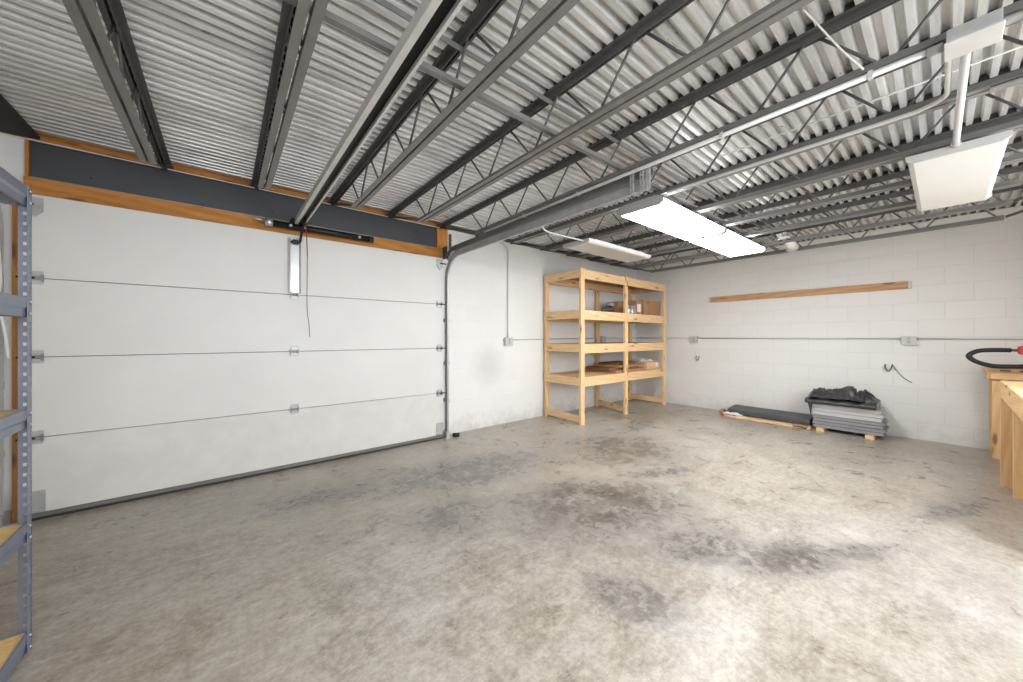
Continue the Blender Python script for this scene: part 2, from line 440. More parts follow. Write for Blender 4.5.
# bright operator bracket down the middle of the top panel
o = obj('operator_bracket', bx(B(), .382, .444, YD-.014, YD-.0005, 1.335, 1.752), M['silver'], door, .003)
b = B()
for x in (.374, .4445): bx(b, x, x+.0075, YD-.022, YD-.0005, 1.335, 1.752)
obj('bracket_flange', b, M['alu'], o)
b = B(); bx(b, .395, .43, YD-.045, YD-.012, 1.70, 1.735); tube(b, [(.385, YD-.035, 1.717), (.44, YD-.035, 1.717)], .009, 8)
obj('arm_clevis', b, M['black'], o)

# ------------------------------------------------------------------ opener rail, arm, spring bar, cord
t = thing('opener_rail', 'long light grey opener rail overhead, running from the middle of the garage door', 'opener rail', (.437, 3.1, 1.86))
RX = .437
prof = [(RX-.034, 1.845), (RX-.034, 1.885), (RX+.034, 1.885), (RX+.034, 1.845), (RX+.024, 1.845), (RX+.024, 1.850),
        (RX+.030, 1.850), (RX+.030, 1.880), (RX-.030, 1.880), (RX-.030, 1.850), (RX-.013, 1.850), (RX-.013, 1.845)]
obj('channel', prism(B(), prof, 'y', -.60, 3.06), M['emt'], t)
obj('slot_shade', bx(B(), RX-.0295, RX+.0295, -.595, 3.055, 1.872, 1.8795), M['black'], t)  # black strip stands for the shade inside the open slot
b = B(); bx(b, RX-.028, RX+.028, 2.98, YF-.021, 1.8615, 1.8715); tube(b, [(RX-.06, 3.06, 1.865), (RX+.05, 3.06, 1.865)], .014, 10)
bx(b, RX-.055, RX-.035, 3.06, YF-.021, 1.862, 1.884); bx(b, RX+.035, RX+.05, 3.06, YF-.021, 1.862, 1.884)
obj('header_bracket', b, M['black'], t)
b = B(); tube(b, curve_pts([(RX+.02, 2.96, 1.85), (RX+.02, 3.03, 1.83), (RX+.012, 3.06, 1.79), (RX+.006, 3.09, 1.72)], 6), .009, 8)
obj('door_arm', b, M['black'], t)
b = B(); tube(b, [(.275, 3.11, 1.836), (.985, 3.11, 1.836)], .024, 16)
t = thing('door_spring_bar', 'black round spring bar mounted across the header above the centre of the door', 'spring bar', (.63, 3.11, 1.81))
obj('spring_tube', b, M['black'], t)
b = B(); tube(b, [(.15, 3.11, 1.846), (.2249, 3.11, 1.846)], .007, 8); obj('shaft', b, M['silver'], t)
b = B(); tube(b, [(.225, 3.11, 1.836), (.272, 3.11, 1.836)], .03, 14)
obj('end_fitting', b, M['silver'], t)
for x in (.37, .455, .86):
    b = B(); tube(b, [(x, 3.085, 1.836), (x+.022, 3.085, 1.836)], .012, 10); obj('fitting', b, M['silver'], t)
b = B(); tube(b, [(.95, 3.11, 1.836), (.99, 3.11, 1.836)], .027, 14); obj('end_cone', b, M['seal'], t)
for xa in (.5, .7):
    b = B(); bx(b, xa, xa+.03, 3.125, YF-.021, 1.835, 1.85); obj('mounting_bracket', b, M['black'], t)
t = thing('release_cord', 'thin cord hanging from the opener rail, red above and grey below', 'cord', (.49, 3.03, 1.0))
b = B(); tube(b, curve_pts([(.468, 3.0, 1.8435), (.475, 3.01, 1.72), (.478, 3.01, 1.60)], 5), .0035, 6); obj('upper_cord', b, M['red_cord'], t, label='red upper length of cord')
b = B(); tube(b, curve_pts([(.478, 3.01, 1.60), (.476, 3.01, 1.35), (.478, 3.015, 1.2), (.49, 3.02, 1.1), (.495, 3.02, 1.0)], 5), .0028, 6); obj('lower_cord', b, M['cord'], t)

# ------------------------------------------------------------------ door tracks
def track_profile_sweep(bm, path, w=.028, d=.018, th=.003, flip=False):
    """C shaped track swept along a path lying in a plane of constant x"""
    pts = [V(p) for p in path]; n = len(pts); rings = []
    prof = [(-d/2, -w), (d/2, -w), (d/2, -w+.008), (d/2-th, -w+.008), (d/2-th, -w+th), (-d/2+th, -w+th),
            (-d/2+th, w-th), (d/2-th, w-th), (d/2-th, w-.008), (d/2, w-.008), (d/2, w), (-d/2, w)]
    if flip: prof = [(-a, c) for a, c in prof]
    for i in range(n):
        tt = (pts[min(i+1, n-1)]-pts[max(i-1, 0)]).normalized(); nn = V((1,0,0)).cross(tt).normalized()
        rings.append([bm.verts.new(pts[i]+V((1,0,0))*a+nn*c) for a, c in prof])
    m = len(prof)
    for i in range(n-1):
        for k in range(m): bm.faces.new((rings[i][k], rings[i][(k+1) % m], rings[i+1][(k+1) % m], rings[i+1][k]))
    bm.faces.new(rings[0][::-1]); bm.faces.new(rings[-1])
    return bm
def door_track(x, side, label):
    t = thing('door_track', label, 'door track', (x, YD-.02, 0))
    yv = YD-.02; zc = 1.795; R = .23
    arc = [(x, yv-R+R*math.cos(a), zc-R+R*math.sin(a)) for a in [math.pi/2*k/10 for k in range(11)]]
    path = [(x, yv, .06), (x, yv, .8), (x, yv, 1.3)]+arc+[(x, 2.0, zc), (x, .97, zc)]
    obj('vertical_and_curved_rail', track_profile_sweep(B(), path, flip=side > 0), M['galv' if side > 0 else 'emt_white'], t)
    zc2 = 1.850; R2 = .14
    arc = [(x, yv+.0-R2+R2*math.cos(a), zc2-R2+R2*math.sin(a)) for a in [math.pi/2*k/8 for k in range(2, 9)]]
    obj('upper_rail', track_profile_sweep(B(), arc+[(x, 2.0, zc2), (x, .95, zc2)], w=.024, flip=side > 0), M['alu'], t)
    b = B(); bx(b, x-.0055-side*.012, x+.0055-side*.012, .95, 3.0, 1.818, 1.832); obj('joining_angle', b, M['alu'], t)
    for z in (.35, .72, 1.15):
        b = B(); bx(b, x-.006+side*.015, x+.006+side*.015, yv-.02, YF-.001, z, z+.035); obj('wall_bracket', b, M['galv'], t)
    b = B(); bx(b, x-.004, x+.004, yv-.005, YF-.022, 1.78, 1.90) if side > 0 else bx(b, x-.004, x+.004, yv-.005, YF-.02, 1.78, 1.88)
    if side > 0:
        obj('wall_strut', bx(B(), 1.781, 1.799, YF-.03, YF-.0125, 1.88, 2.05), M['joist_shaded'], t)
        b2 = B(); tube(b2, [(x+.01, yv, 1.845), (x+.09, yv, 1.835)], .006, 8); obj('stop_bolt', b2, M['joist_shaded'], t)
    obj('flag_bracket', b, M['joist_shaded'], t)
    b = B(); bx(b, x-.018, x+.018, yv-.028, YF-.02 if side < 0 else YF-.021, 0.0005, .062); obj('foot_bracket', b, M['galv'], t)
    # perforated angle hangers up to the joist
    for dy, dz in ((0, .0), (.06, .03), (-.035, .02)):
        b = B(); z0, z1 = 1.76, 1.879+.05
        xx = x-side*.018+dy*.05
        k = z0
        while k < z1-.012:
            bx(b, xx-.003, xx+.003, .985+dy, .9935+dy, k, k+.021); bx(b, xx-.003, xx+.003, 1.0005+dy, 1.009+dy, k, k+.021)
            bx(b, xx-.003, xx+.003, .985+dy, 1.009+dy, k+.021, min(k+.03, z1)); k += .03
        obj('perforated_hanger', b, M['galv'], t)
    return t
door_track(1.705, 1, 'grey steel double track on the right side of the garage door, curving back overhead')
door_track(-.917, -1, 'steel track on the left side of the garage door, behind the blue-grey rack')
t = thing('door_roller', 'small black roller lying on the floor at the foot of the right door track', 'roller', (1.79, 3.12, 0))
b = B(); tube(b, [(1.765, 3.10, .021), (1.825, 3.075, .021)], .020, 12); obj('wheel', b, M['black'], t)
b = B(); tube(b, [(1.74, 3.111, .021), (1.765, 3.10, .021)], .007, 8); obj('axle', b, M['galv'], t)

# ------------------------------------------------------------------ open web joists
def angle_pair(b, y0, y1, z, up, w=.026, leg=.032, gap=.005, th=.0045):
    for s in (-1, 1):
        xa, xb = sorted((s*gap, s*(gap+w)))
        if up:
            bx(b, xa, xb, y0, y1, z, z+th)
            xc, xd = sorted((s*gap, s*(gap+th))); bx(b, xc, xd, y0, y1, z+th, z+leg)
        else:
            bx(b, xa, xb, y0, y1, z-th, z)
            xc, xd = sorted((s*gap, s*(gap+th))); bx(b, xc, xd, y0, y1, z-leg, z-th)
    return b
ZB = 1.88
def make_joist():
    t = thing('roof_joist', 'joist', 'roof joist', (0, 0, ZB), 'steel joists under the roof deck')
    obj('top_chord', angle_pair(B(), YN+.005, YF-.015, DZ-.0005, False), M['joist_shaded'], t)
    obj('trough_shade', bx(B(), -.021, .021, YN+.005, YF-.08, DZ+.0002, DZ+DH-.003), M['seal'], t)  # dark strip stands in for shade in the deck troughs
    obj('bottom_chord', angle_pair(B(), -.28, 2.54, ZB, True), M['joist'], t)
    nb = [2.43-.385*k for k in range(8)]
    nt_ = [(nb[k]+nb[k+1])/2 for k in range(7)]
    zb, zt = ZB+.022, DZ-.022
    for k in range(8):
        if k < 7:
            b = B(); tube(b, [(0, nb[k]-.016, zb), (0, nt_[k]+.018, zt)], .0054, 7); obj('web_bar', b, M['joist_shaded'], t)
            b = B(); tube(b, [(0, nb[k+1]+.016, zb), (0, nt_[k]-.018, zt)], .0054, 7); obj('web_bar', b, M['joist_shaded'], t)
    b = B(); tube(b, [(0, nb[0]+.016, zb), (0, nb[0]+.2, zt)], .0054, 7); obj('web_bar', b, M['joist_shaded'], t)
    b = B(); tube(b, [(0, 2.535, zb-.005), (0, YF-.05, zt-.006)], .010, 7); obj('end_web', b, M['joist_shaded'], t)
    b = B(); tube(b, [(0, nb[7]-.02, zb-.005), (0, YN+.05, zt-.006)], .010, 7); obj('end_web', b, M['joist_shaded'], t)
    b = B()
    for s in (-1, 1):
        xa, xb = sorted((s*.006, s*.04)); bx(b, xa, xb, YF-.07, YF+.01, WT+.0003, WT+.0053)
        xa, xb = sorted((s*.006, s*.011)); bx(b, xa, xb, YF-.07, YF+.01, WT+.0053, DZ-.006)
    obj('bearing_seat', b, M['joist_shaded'], t)
    b = B()
    for s in (-1, 1):
        xa, xb = sorted((s*.006, s*.011)); bx(b, xa, xb, YN+.001, YN+.1, WT, DZ-.006)
    obj('bearing_seat', b, M['joist_shaded'], t)
    return t
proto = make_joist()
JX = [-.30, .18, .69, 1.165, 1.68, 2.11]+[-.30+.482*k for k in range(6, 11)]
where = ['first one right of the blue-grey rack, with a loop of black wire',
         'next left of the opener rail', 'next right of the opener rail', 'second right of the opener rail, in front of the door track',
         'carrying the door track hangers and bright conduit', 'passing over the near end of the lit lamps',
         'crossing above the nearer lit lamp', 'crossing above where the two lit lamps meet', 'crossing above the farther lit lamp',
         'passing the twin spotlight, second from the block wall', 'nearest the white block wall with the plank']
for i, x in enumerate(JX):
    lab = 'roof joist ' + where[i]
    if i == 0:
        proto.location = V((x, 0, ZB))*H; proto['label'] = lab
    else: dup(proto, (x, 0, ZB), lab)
# bridging across the joists
b = B(); bx(b, JX[0], JX[-1]+.05, 1.115, 1.119, ZB+.0365, ZB+.056); bx(b, JX[0], JX[-1]+.05, 1.119, 1.137, ZB+.0365, ZB+.0405)
tag(obj('bridging_angle', b, M['joist']), 'long grey steel angle crossing all the joists just above their lower chords', 'bridging bar')
b = B(); bx(b, JX[0], JX[-1]+.05, 1.135, 1.139, DZ-.054, DZ-.0335); bx(b, JX[0], JX[-1]+.05, 1.139, 1.157, DZ-.0375, DZ-.0335)
tag(obj('bridging_angle', b, M['joist']), 'long grey steel angle crossing all the joists close under the corrugated deck', 'bridging bar')
b = B(); tube(b, [(-.30+.02+.03*math.cos(a)*.4, 1.2+.035*math.cos(a), 2.03+.03*math.sin(a)) for a in [k*math.pi/8 for k in range(16)]], .006, 6, closed=True)
tag(obj('wire_loop', b, M['black']), 'small loop of black wire hanging in the web of the joist above the rack', 'wire')

# ------------------------------------------------------------------ ceiling lamps
def lamp(x0, x1, y0, y1, label, lit, zb=1.818, zt=1.879, ins=.012, group='long ceiling lamps with plastic lenses'):
    t = thing('ceiling_lamp', label, 'ceiling lamp', ((x0+x1)/2, (y0+y1)/2, zb), group)
    hz = zb+.034
    b = B(); prism(b, [(y0+.012, hz), (y1-.012, hz), (y1-.012, hz+.01), (y1-.05, zt), (y0+.05, zt), (y0+.012, hz+.01)], 'x', x0+max(.0125, ins), x1-max(.0125, ins))
    obj('housing', b, M['fixture_grey' if lit else 'fixture'], t)
    b = B(); prism(b, [(y0+.022, zb), (y1-.022, zb), (y1-.006, zb+.012), (y1, hz-.001), (y0, hz-.001), (y0+.006, zb+.012)], 'x', x0+.0125, x1-.0125)
    obj('lens', b, M['lit'] if lit else M['lens_off'], t, .003)
    for a, c in ((x0, x0+.0122), (x1-.0122, x1)):
        b = B(); pf = [(y0+.02, zb-.002), (y1-.02, zb-.002), (y1+.002, zb+.012), (y1+.003, hz)]
        if lit: pf += [(y1-.012, hz+.014), (y1-.045, zt), (y0+.045, zt), (y0+.012, hz+.014)]
        prism(b, pf+[(y0-.003, hz), (y0-.002, zb+.012)], 'x', a, c)
        obj('end_cap', b, M['fixture_grey' if lit else 'fixture'], t)
    return t
lamp(2.065, 3.035, 1.085, 1.405, 'lit white ceiling lamp, the nearer of the two bright ones end to end', True)
lamp(3.062, 4.010, 1.085, 1.405, 'lit white ceiling lamp, the farther of the two bright ones end to end', True)
lamp(2.42, 3.43, 1.925, 2.225, 'unlit white ceiling lamp hanging above the tall wooden shelving', False, ins=.10)
lamp(2.49, 3.49, -.172, .115, 'large unlit white ceiling lamp at upper right, fed by a straight steel pipe', False, zb=1.812, ins=.10)
lamp(-.2, .77, -.62, -.30, 'added fill lamp unseen behind the viewpoint on the left', True)  # added out of view to brighten the room
lamp(2.2, 3.17, -.80, -.48, 'added fill lamp unseen behind the viewpoint on the right', True)  # second added fill lamp, also out of view

# ------------------------------------------------------------------ conduits and boxes overhead
t = thing('junction_box', 'square steel junction box with a speckled cover under the joist, upper right', 'electrical box', (1.66, -.05, 1.836))
obj('box_body', bx(B(), 1.605, 1.70, -.098, -.002, 1.842, 1.8795), M['galv'], t, .003)
obj('cover', bx(B(), 1.600, 1.704, -.102, .002, 1.8365, 1.8418), M['emt'], t, .002)
b = B(); tube(b, [(1.662, .003, 1.866), (1.662, .035, 1.866)], .0135, 10); obj('fitting', b, M['galv'], t)
b = B(); tube(b, [(1.705, -.04, 1.853), (2.489, -.03, 1.845)], .0105, 12)
t = thing('conduit', 'thick straight steel pipe running from the junction box to the unlit upper right lamp', 'conduit', (2.1, -.04, 1.84)); obj('pipe', b, M['emt'], t)
b = B(); tube(b, [(2.465, -.03, 1.845), (2.4885, -.03, 1.845)], .015, 12); obj('connector', b, M['galv'], t)
b = B(); tube(b, curve_pts([(1.705, -.008, 1.862), (1.9, -.006, 1.862), (2.0, 0, 1.862), (2.045, .05, 1.862), (2.06, .12, 1.864), (2.062, .4, 1.866), (2.062, .9, 1.868), (2.062, 1.05, 1.868)], 6), .0075, 10)
tag(obj('conduit', b, M['emt']), 'thin white conduit bending from the junction box and running beneath the next joist', 'conduit')
b = B(); tube(b, [(1.662, .036, 1.869), (1.662, 2.4, 1.869)], .0095, 10)
for y in (.15, .6, 1.4, 1.9): bx(b, 1.650, 1.674, y, y+.012, 1.857, 1.8792)
tag(obj('conduit', b, M['emt']), 'bright steel conduit strapped along the joist that carries the door track', 'conduit')
b = B(); tube(b, [(1.662, -.104, 1.866), (1.662, YN+.01, 1.866)], .012, 10)
tag(obj('conduit', b, M['emt']), 'bright steel conduit leaving the junction box toward the upper right corner', 'conduit')
b = B(); tube(b, [(2.092, -.1, 1.869), (2.092, YN+.01, 1.869)], .010, 10)
tag(obj('conduit', b, M['emt']), 'short steel conduit beside the joist right of the junction box', 'conduit')
b = B(); tube(b, curve_pts([(1.513, .302, 2.105), (1.545, .275, 2.06), (1.59, .22, 1.96), (1.64, .17, 1.885)], 6), .003, 7)
tag(obj('cable', b, M['white_plastic']), 'white cable dropping from the deck to the joist left of the junction box', 'cable')
b = B(); tube(b, [(2.34, YN+.02, 2.10), (2.34, .9, 2.10)], .004, 6)
tag(obj('cable', b, M['white_plastic']), 'thin pale cable strung beneath the deck above the unlit upper right lamp', 'cable')
b = B(); tube(b, curve_pts([(1.90, 1.97, 1.875), (1.925, 1.97, 1.84), (2.0, 1.975, 1.828), (2.2, 1.98, 1.832), (2.419, 1.985, 1.838)], 5), .0075, 8)
tag(obj('conduit', b, M['emt_white']), 'white pipe feeding the unlit lamp above the wooden shelving', 'conduit')
# twin spotlight near the block wall
t = thing('twin_spotlight', 'white twin-head spotlight fixed among the joists near the block wall', 'spotlight', (4.07, .95, 1.93))
b = B(); bx(b, 3.86, 4.10, .93, .96, 1.915, 1.927); obj('arm', b, M['fixture'], t)
b = B(); tube(b, [(4.02, .94, 1.93), (4.02, .94, 1.905)], .045, 16); tube(b, [(4.02, .94, 1.927), (4.02, .94, 1.97)], .02, 10); obj('base', b, M['fixture'], t)
for dx in (0.01, .03):
    b = B(); tube(b, [(4.0+dx, .94+dx*3-.06, 1.90), (4.0+dx, .94+dx*3-.06, 1.893)], .012, 10); obj('socket', b, M['black'], t)
b = B(); tube(b, [(4.13, .94, 1.925), (4.30, .94, 1.875)], [.028, .052], 14); obj('lamp_head', b, M['white_plastic'], t)
b = B(); bx(b, 4.09, 4.15, .93, .95, 1.91, 1.93); obj('swivel', b, M['fixture'], t)

# ------------------------------------------------------------------ wall conduits, boxes and hooks
def wall_box(x, y, z, face, label, s=.047, d=.04):
    t = thing('outlet_box', label, 'outlet box', (x, y, z-s), None)
    if face == 'x':
        obj('box_body', bx(B(), x-d, x-.0005, y-s, y+s, z-s, z+s*.75), M['galv'], t, .006)
        b = B(); bx(b, x-d-.004, x-d, y-s*1.02, y+s*1.02, z-s*1.02, z+s*.77); obj('cover', b, M['emt'], t, .003)
        for dz in (-.02, .012):
            b = B(); tube(b, [(x-d-.0045, y, z+dz), (x-d-.007, y, z+dz)], .013, 12); obj('socket', b, M['fixture_grey'], t)
        b = B(); tube(b, [(x-.018, y-s-.014, z+.012), (x-.018, y-s, z+.012)], .013, 8); tube(b, [(x-.018, y+s, z+.012), (x-.018, y+s+.014, z+.012)], .013, 8)
        obj('connector', b, M['galv'], t)
    else:
        obj('box_body', bx(B(), x-s, x+s, y-d, y-.0005, z-s, z+s*.75), M['galv'], t, .006)
        b = B(); bx(b, x-s*1.02, x+s*1.02, y-d-.004, y-d, z-s*1.02, z+s*.77); obj('cover', b, M['emt'], t, .003)
        for dz in (-.02, .012):
            b = B(); tube(b, [(x, y-d-.0045, z+dz), (x, y-d-.007, z+dz)], .013, 12); obj('socket', b, M['fixture_grey'], t)
        b = B(); tube(b, [(x-s-.012, y-.018, z+.012), (x-s, y-.018, z+.012)], .012, 8); tube(b, [(x+s, y-.018, z+.012), (x+s+.012, y-.018, z+.012)], .012, 8)
        obj('connector', b, M['galv'], t)
ZC = .984
wall_box(XR, 2.27, ZC-.012, 'x', 'small grey outlet box on the block wall, close to the wooden shelving')
wall_box(XR, .2245, ZC-.012, 'x', 'grey outlet box on the block wall under the right end of the plank', s=.048)
wall_box(2.548, YF, .955, 'y', 'grey outlet box on the wall between the door and the wooden shelving', s=.052)
wall_box(4.35, YF, ZC-.012, 'y', 'outlet box on the wall seen through the third tier of the wooden shelving', s=.05)
b = B(); tube(b, curve_pts([(2.36, YF-.012, 2.085), (2.46, YF-.014, 2.075), (2.53, YF-.016, 2.03), (2.548, YF-.016, 1.95), (2.548, YF-.016, 1.5), (2.548, YF-.016, .995)], 6), .0072, 8)
tag(obj('conduit', b, M['emt']), 'steel conduit coming down the wall to the outlet box right of the door', 'conduit')
b = B(); tube(b, [(2.613, YF-.018, .967), (2.9, YF-.016, .972), (4.285, YF-.016, ZC)], .0065, 8)
tag(obj('conduit', b, M['emt']), 'level steel conduit on the door wall, running behind the wooden shelving', 'conduit')
b = B(); tube(b, [(4.414, YF-.018, ZC), (XR-.04, YF-.018, ZC)], .0065, 8)
tag(obj('conduit', b, M['emt']), 'short level conduit in the corner behind the wooden shelving', 'conduit')
for y0, y1, lab in ((2.333, 3.17, 'between the shelving corner and the small outlet box'), (.295, 2.208, 'on the block wall below the plank, joining two outlet boxes'),
                    (YN+.01, .154, 'on the block wall right of the farther outlet box')):
    b = B(); tube(b, [(XR-.018, y0, ZC), (XR-.018, y1, ZC)], .0068, 8)
    tag(obj('conduit', b, M['emt']), 'level steel conduit ' + lab, 'conduit')
def hook(y, z, label, tail):
    b = B(); tube(b, curve_pts([(XR-.004, y+.03, z+.03), (XR-.03, y+.03, z+.0), (XR-.045, y+.008, z-.035), (XR-.04, y-.012, z-.01), (XR-.045, y-.022, z+.035)], 5), .0055, 7)
    t = thing('wire_hook', label, 'hook', (XR-.02, y, z-.04)); obj('hook_wire', b, M['alu' if not tail else 'joist_shaded'], t)
    if tail:
        b = B(); tube(b, curve_pts([(XR-.02, y-.02, z+.03), (XR-.008, y-.05, z-.03), (XR-.006, y-.10, z-.10), (XR-.006, y-.15, z-.14)], 5), .0035, 6); obj('trailing_wire', b, M['cord'], t)
hook(2.215, .70, 'bent wire hook on the block wall below the small outlet box', False)
hook(.355, .69, 'bent wire hook with a trailing wire on the block wall above the board stack', True)
t = thing('wall_plank', 'long knotty pine plank fixed level on the white block wall', 'plank', (XR-.02, 1.14, 1.478))
obj('board', bx(B(), XR-.031, XR-.0005, .206, 2.072, 1.478, 1.551), M['plank_y'], t, .002)
for y in (.2062, 2.05): obj('painted_end', bx(B(), XR-.0325, XR-.0312, y, y+.022, 1.478, 1.551), M['emt'], t)

# ------------------------------------------------------------------ wooden shelving
S0, S1, SY0, SY1 = 3.118, 5.04, 2.59, YF-.032
t = thing('wooden_shelving', 'tall pale pine shelving unit with four tiers in the far corner', 'shelving', ((S0+S1)/2, 2.9, 0))
MX = 4.03
tops = [.538, .92, 1.307, 1.772]
for x in (S0, MX-.04, S1-.064):
    obj('post', bx(B(), x, x+.064, SY0, SY0+.03, 0, 1.784), M['pine_z'], t, .002)
for x in (S0+.002, 4.15, S1-.06):
    obj('post', bx(B(), x, x+.055, SY1-.032, SY1, 0, 1.784), M['pine_z'], t, .002)
for i, z in enumerate(tops):
    h = .108 if i != 3 else .105
    for a, c in ((S0+.0655, MX-.0415), (MX+.0255, S1-.0655)):
        obj('front_rail', bx(B(), a, c, SY0+.002, SY0+.032, z-h, z), M['pine_x'], t, .002)
    obj('back_rail', bx(B(), S0+.06, S1-.062, SY1-.033-.03, SY1-.033, z-h, z-.014), M['pine_x'], t, .002)
    for a in (S0-.002, S1-.018):
        obj('side_rail', bx(B(), a, a+.0115 if a < 4 else a+.012, SY0+.031, SY1, z-.095, z-.002), M['pine_y'], t, .0015)
    b = B(); bx(b, S0+.001, S1-.019, SY0+.034, SY1-.001, z-.0135, z)
    # cut-outs for the posts are hidden; the sheet is one board per tier
    obj('shelf_board', b, M['ply'] if i < 1 else M['ply_dark'], t)
for x, xs_ in ((S0+.01, 0), (MX-.03, .17), (S1-.05, 0)):
    b = bx(B(), x, x+.03, SY0+.031, SY1-.034, .028, .10)
    for v_ in b.verts: v_.co.x += xs_*(v_.co.y-SY0)/(SY1-SY0)
    obj('floor_brace', b, M['pine_y'], t, .002)

# things on the shelving
def open_box(bm, x0, x1, y0, y1, z0, z1, th=.006):
    bx(bm, x0, x1, y0, y1, z0, z0+th); bx(bm, x0, x1, y0, y0+th, z0+th, z1); bx(bm, x0, x1, y1-th, y1, z0+th, z1)
    bx(bm, x0, x0+th, y0+th, y1-th, z0+th, z1); bx(bm, x1-th, x1, y0+th, y1-th, z0+th, z1); return bm
Z3 = tops[2]+.0005
t = thing('cardboard_box', 'large closed brown cardboard box on the third tier of the wooden shelving', 'box', (4.76, 2.85, Z3))
obj('carton', bx(B(), 4.56, 5.0, 2.66, 3.05, Z3, Z3+.215), M['cardboard'], t, .003)
b = B(); bx(b, 4.55, 5.01, 2.655, 2.86, Z3+.2152, Z3+.220); bx(b, 4.55, 5.01, 2.87, 3.06, Z3+.2152, Z3+.220); obj('flap', b, M['cardboard_pale'], t)
obj('hand_hole', bx(B(), 4.62, 4.69, 2.6585, 2.6598, Z3+.17, Z3+.19), M['cardboard_dark'], t)
t = thing('cardboard_box', 'narrow cardboard box with a white label beside the large one, third tier', 'box', (4.47, 2.74, Z3))
obj('carton', bx(B(), 4.40, 4.54, 2.68, 2.84, Z3, Z3+.20), M['cardboard'], t, .003)
obj('label', bx(B(), 4.415, 4.505, 2.6785, 2.6798, Z3+.04, Z3+.15), M['paper'], t)
t = thing('cardboard_box', 'low brown cardboard box behind the glass jars on the third tier', 'box', (4.22, 2.92, Z3))
obj('carton', bx(B(), 4.24, 4.50, 2.86, 3.05, Z3, Z3+.19), M['cardboard'], t, .003)
def jar(x, y, label, r=.035, h=.1):
    t = thing('glass_jar', label, 'jar', (x, y, Z3), 'jars on the third tier')
    b = B(); tube(b, [(x, y, Z3), (x, y, Z3+.008), (x, y, Z3+h*.75), (x, y, Z3+h*.9), (x, y, Z3+h)], [r*.9, r, r, r*.75, r*.72], 16)
    obj('body', b, M['glass'], t)
    b = B(); tube(b, [(x, y, Z3+h), (x, y, Z3+h+.018)], r*.8, 16); obj('lid', b, M['silver'], t)
jar(4.22, 2.70, 'squat cloudy jar nearest the middle post, third tier')
jar(4.295, 2.69, 'squat cloudy jar in the middle of the three, third tier')
jar(4.365, 2.71, 'squat cloudy jar nearest the labelled box, third tier')
t = thing('power_tool', 'small dark power tool lying left of the middle post, third tier', 'tool', (3.87, 2.78, Z3))
b = B(); tube(b, [(3.72, 2.76, Z3+.03), (3.80, 2.76, Z3+.045), (3.92, 2.77, Z3+.05), (3.97, 2.77, Z3+.05)], [.012, .028, .036, .03], 12); obj('motor_body', b, M['charcoal'], t)
b = B(); bx(b, 3.90, 3.95, 2.755, 2.785, Z3, Z3+.13); obj('handle', b, M['seal'], t, .006)
b = B(); bx(b, 3.885, 3.965, 2.74, 2.80, Z3+.10, Z3+.14); obj('battery', b, M['foam_grey'], t, .005)
Z1 = tops[0]+.0005
def flat_box(x0, x1, y0, y1, z0, h, rot, label, mat):
    b = B(); bx(b, x0, x1, y0, y1, z0, z0+h)
    bx(b, x0+.01, (x0+x1)/2-.003, y0-.002, y1-.01, z0+h, z0+h+.004); bx(b, (x0+x1)/2+.003, x1-.01, y0+.01, y1+.002, z0+h, z0+h+.004)
    bmesh.ops.rotate(b, verts=b.verts, cent=((x0+x1)/2, (y0+y1)/2, 0), matrix=Matrix.Rotation(rot, 3, 'Z'))
    tag(obj('flattened_box', b, mat, bevel=.002), label, 'cardboard', 'flattened boxes on the lowest tier')
flat_box(3.84, 4.58, 2.652, 3.10, Z1, .030, .05, 'flattened brown carton at the bottom of the pile on the lowest tier', M['cardboard'])
flat_box(3.78, 4.42, 2.66, 3.05, Z1+.0355, .026, -.06, 'flattened dark brown carton second from the bottom of the pile', M['cardboard_dark'])
flat_box(3.92, 4.56, 2.64, 3.04, Z1+.067, .022, .03, 'flattened brown carton third from the bottom of the pile', M['cardboard'])
flat_box(3.98, 4.42, 2.70, 3.00, Z1+.0945, .020, -.04, 'small flattened dark carton on top of the pile', M['cardboard_dark'])
t = thing('cardboard_box', 'pale shallow cardboard box with a white label, right end of the lowest tier', 'box', (4.78, 2.8, Z1))
obj('carton', bx(B(), 4.66, 5.0, 2.67, 3.02, Z1, Z1+.10), M['cardboard_pale'], t, .003)
obj('label', bx(B(), 4.88, 4.96, 2.6685, 2.6698, Z1+.03, Z1+.085), M['paper'], t)
def crumple(x0, x1, y0, y1, z0, hgt, nx, ny, amp, seed, edge=.75):
    rnd = random.Random(seed); b = B(); g = []
    for i in range(nx+1):
        row = []
        for j in range(ny+1):
            u, v = i/nx, j/ny
            e = min(1, 4*min(u, 1-u))*min(1, 4*min(v, 1-v))
            z = z0+.004+hgt*(e**edge)*(.55+.45*math.sin(u*9+seed)*math.cos(v*7+seed*2))+rnd.uniform(-amp, amp)*e
            row.append(b.verts.new((x0+(x1-x0)*u+rnd.uniform(-amp, amp)*.6, y0+(y1-y0)*v+rnd.uniform(-amp, amp)*.6, max(z0+.001, z))))
        g.append(row)
    for i in range(nx):
        for j in range(ny):
            q = [g[i][j], g[i+1][j], g[i+1][j+1], g[i][j+1]]
            if (i+j) % 2: b.faces.new(q[:3]); b.faces.new((q[0], q[2], q[3]))
            else: b.faces.new((q[0], q[1], q[3])); b.faces.new(q[1:])
    return b
o = tag(obj('plastic_bag', crumple(4.66, 4.98, 2.70, 2.98, Z1+.1035, .05, 12, 8, .014, 3), M['paper']), 'crumpled white plastic bag on the pale box, lowest tier', 'bag')
o.modifiers.new('Solid', 'SOLIDIFY').thickness = .002

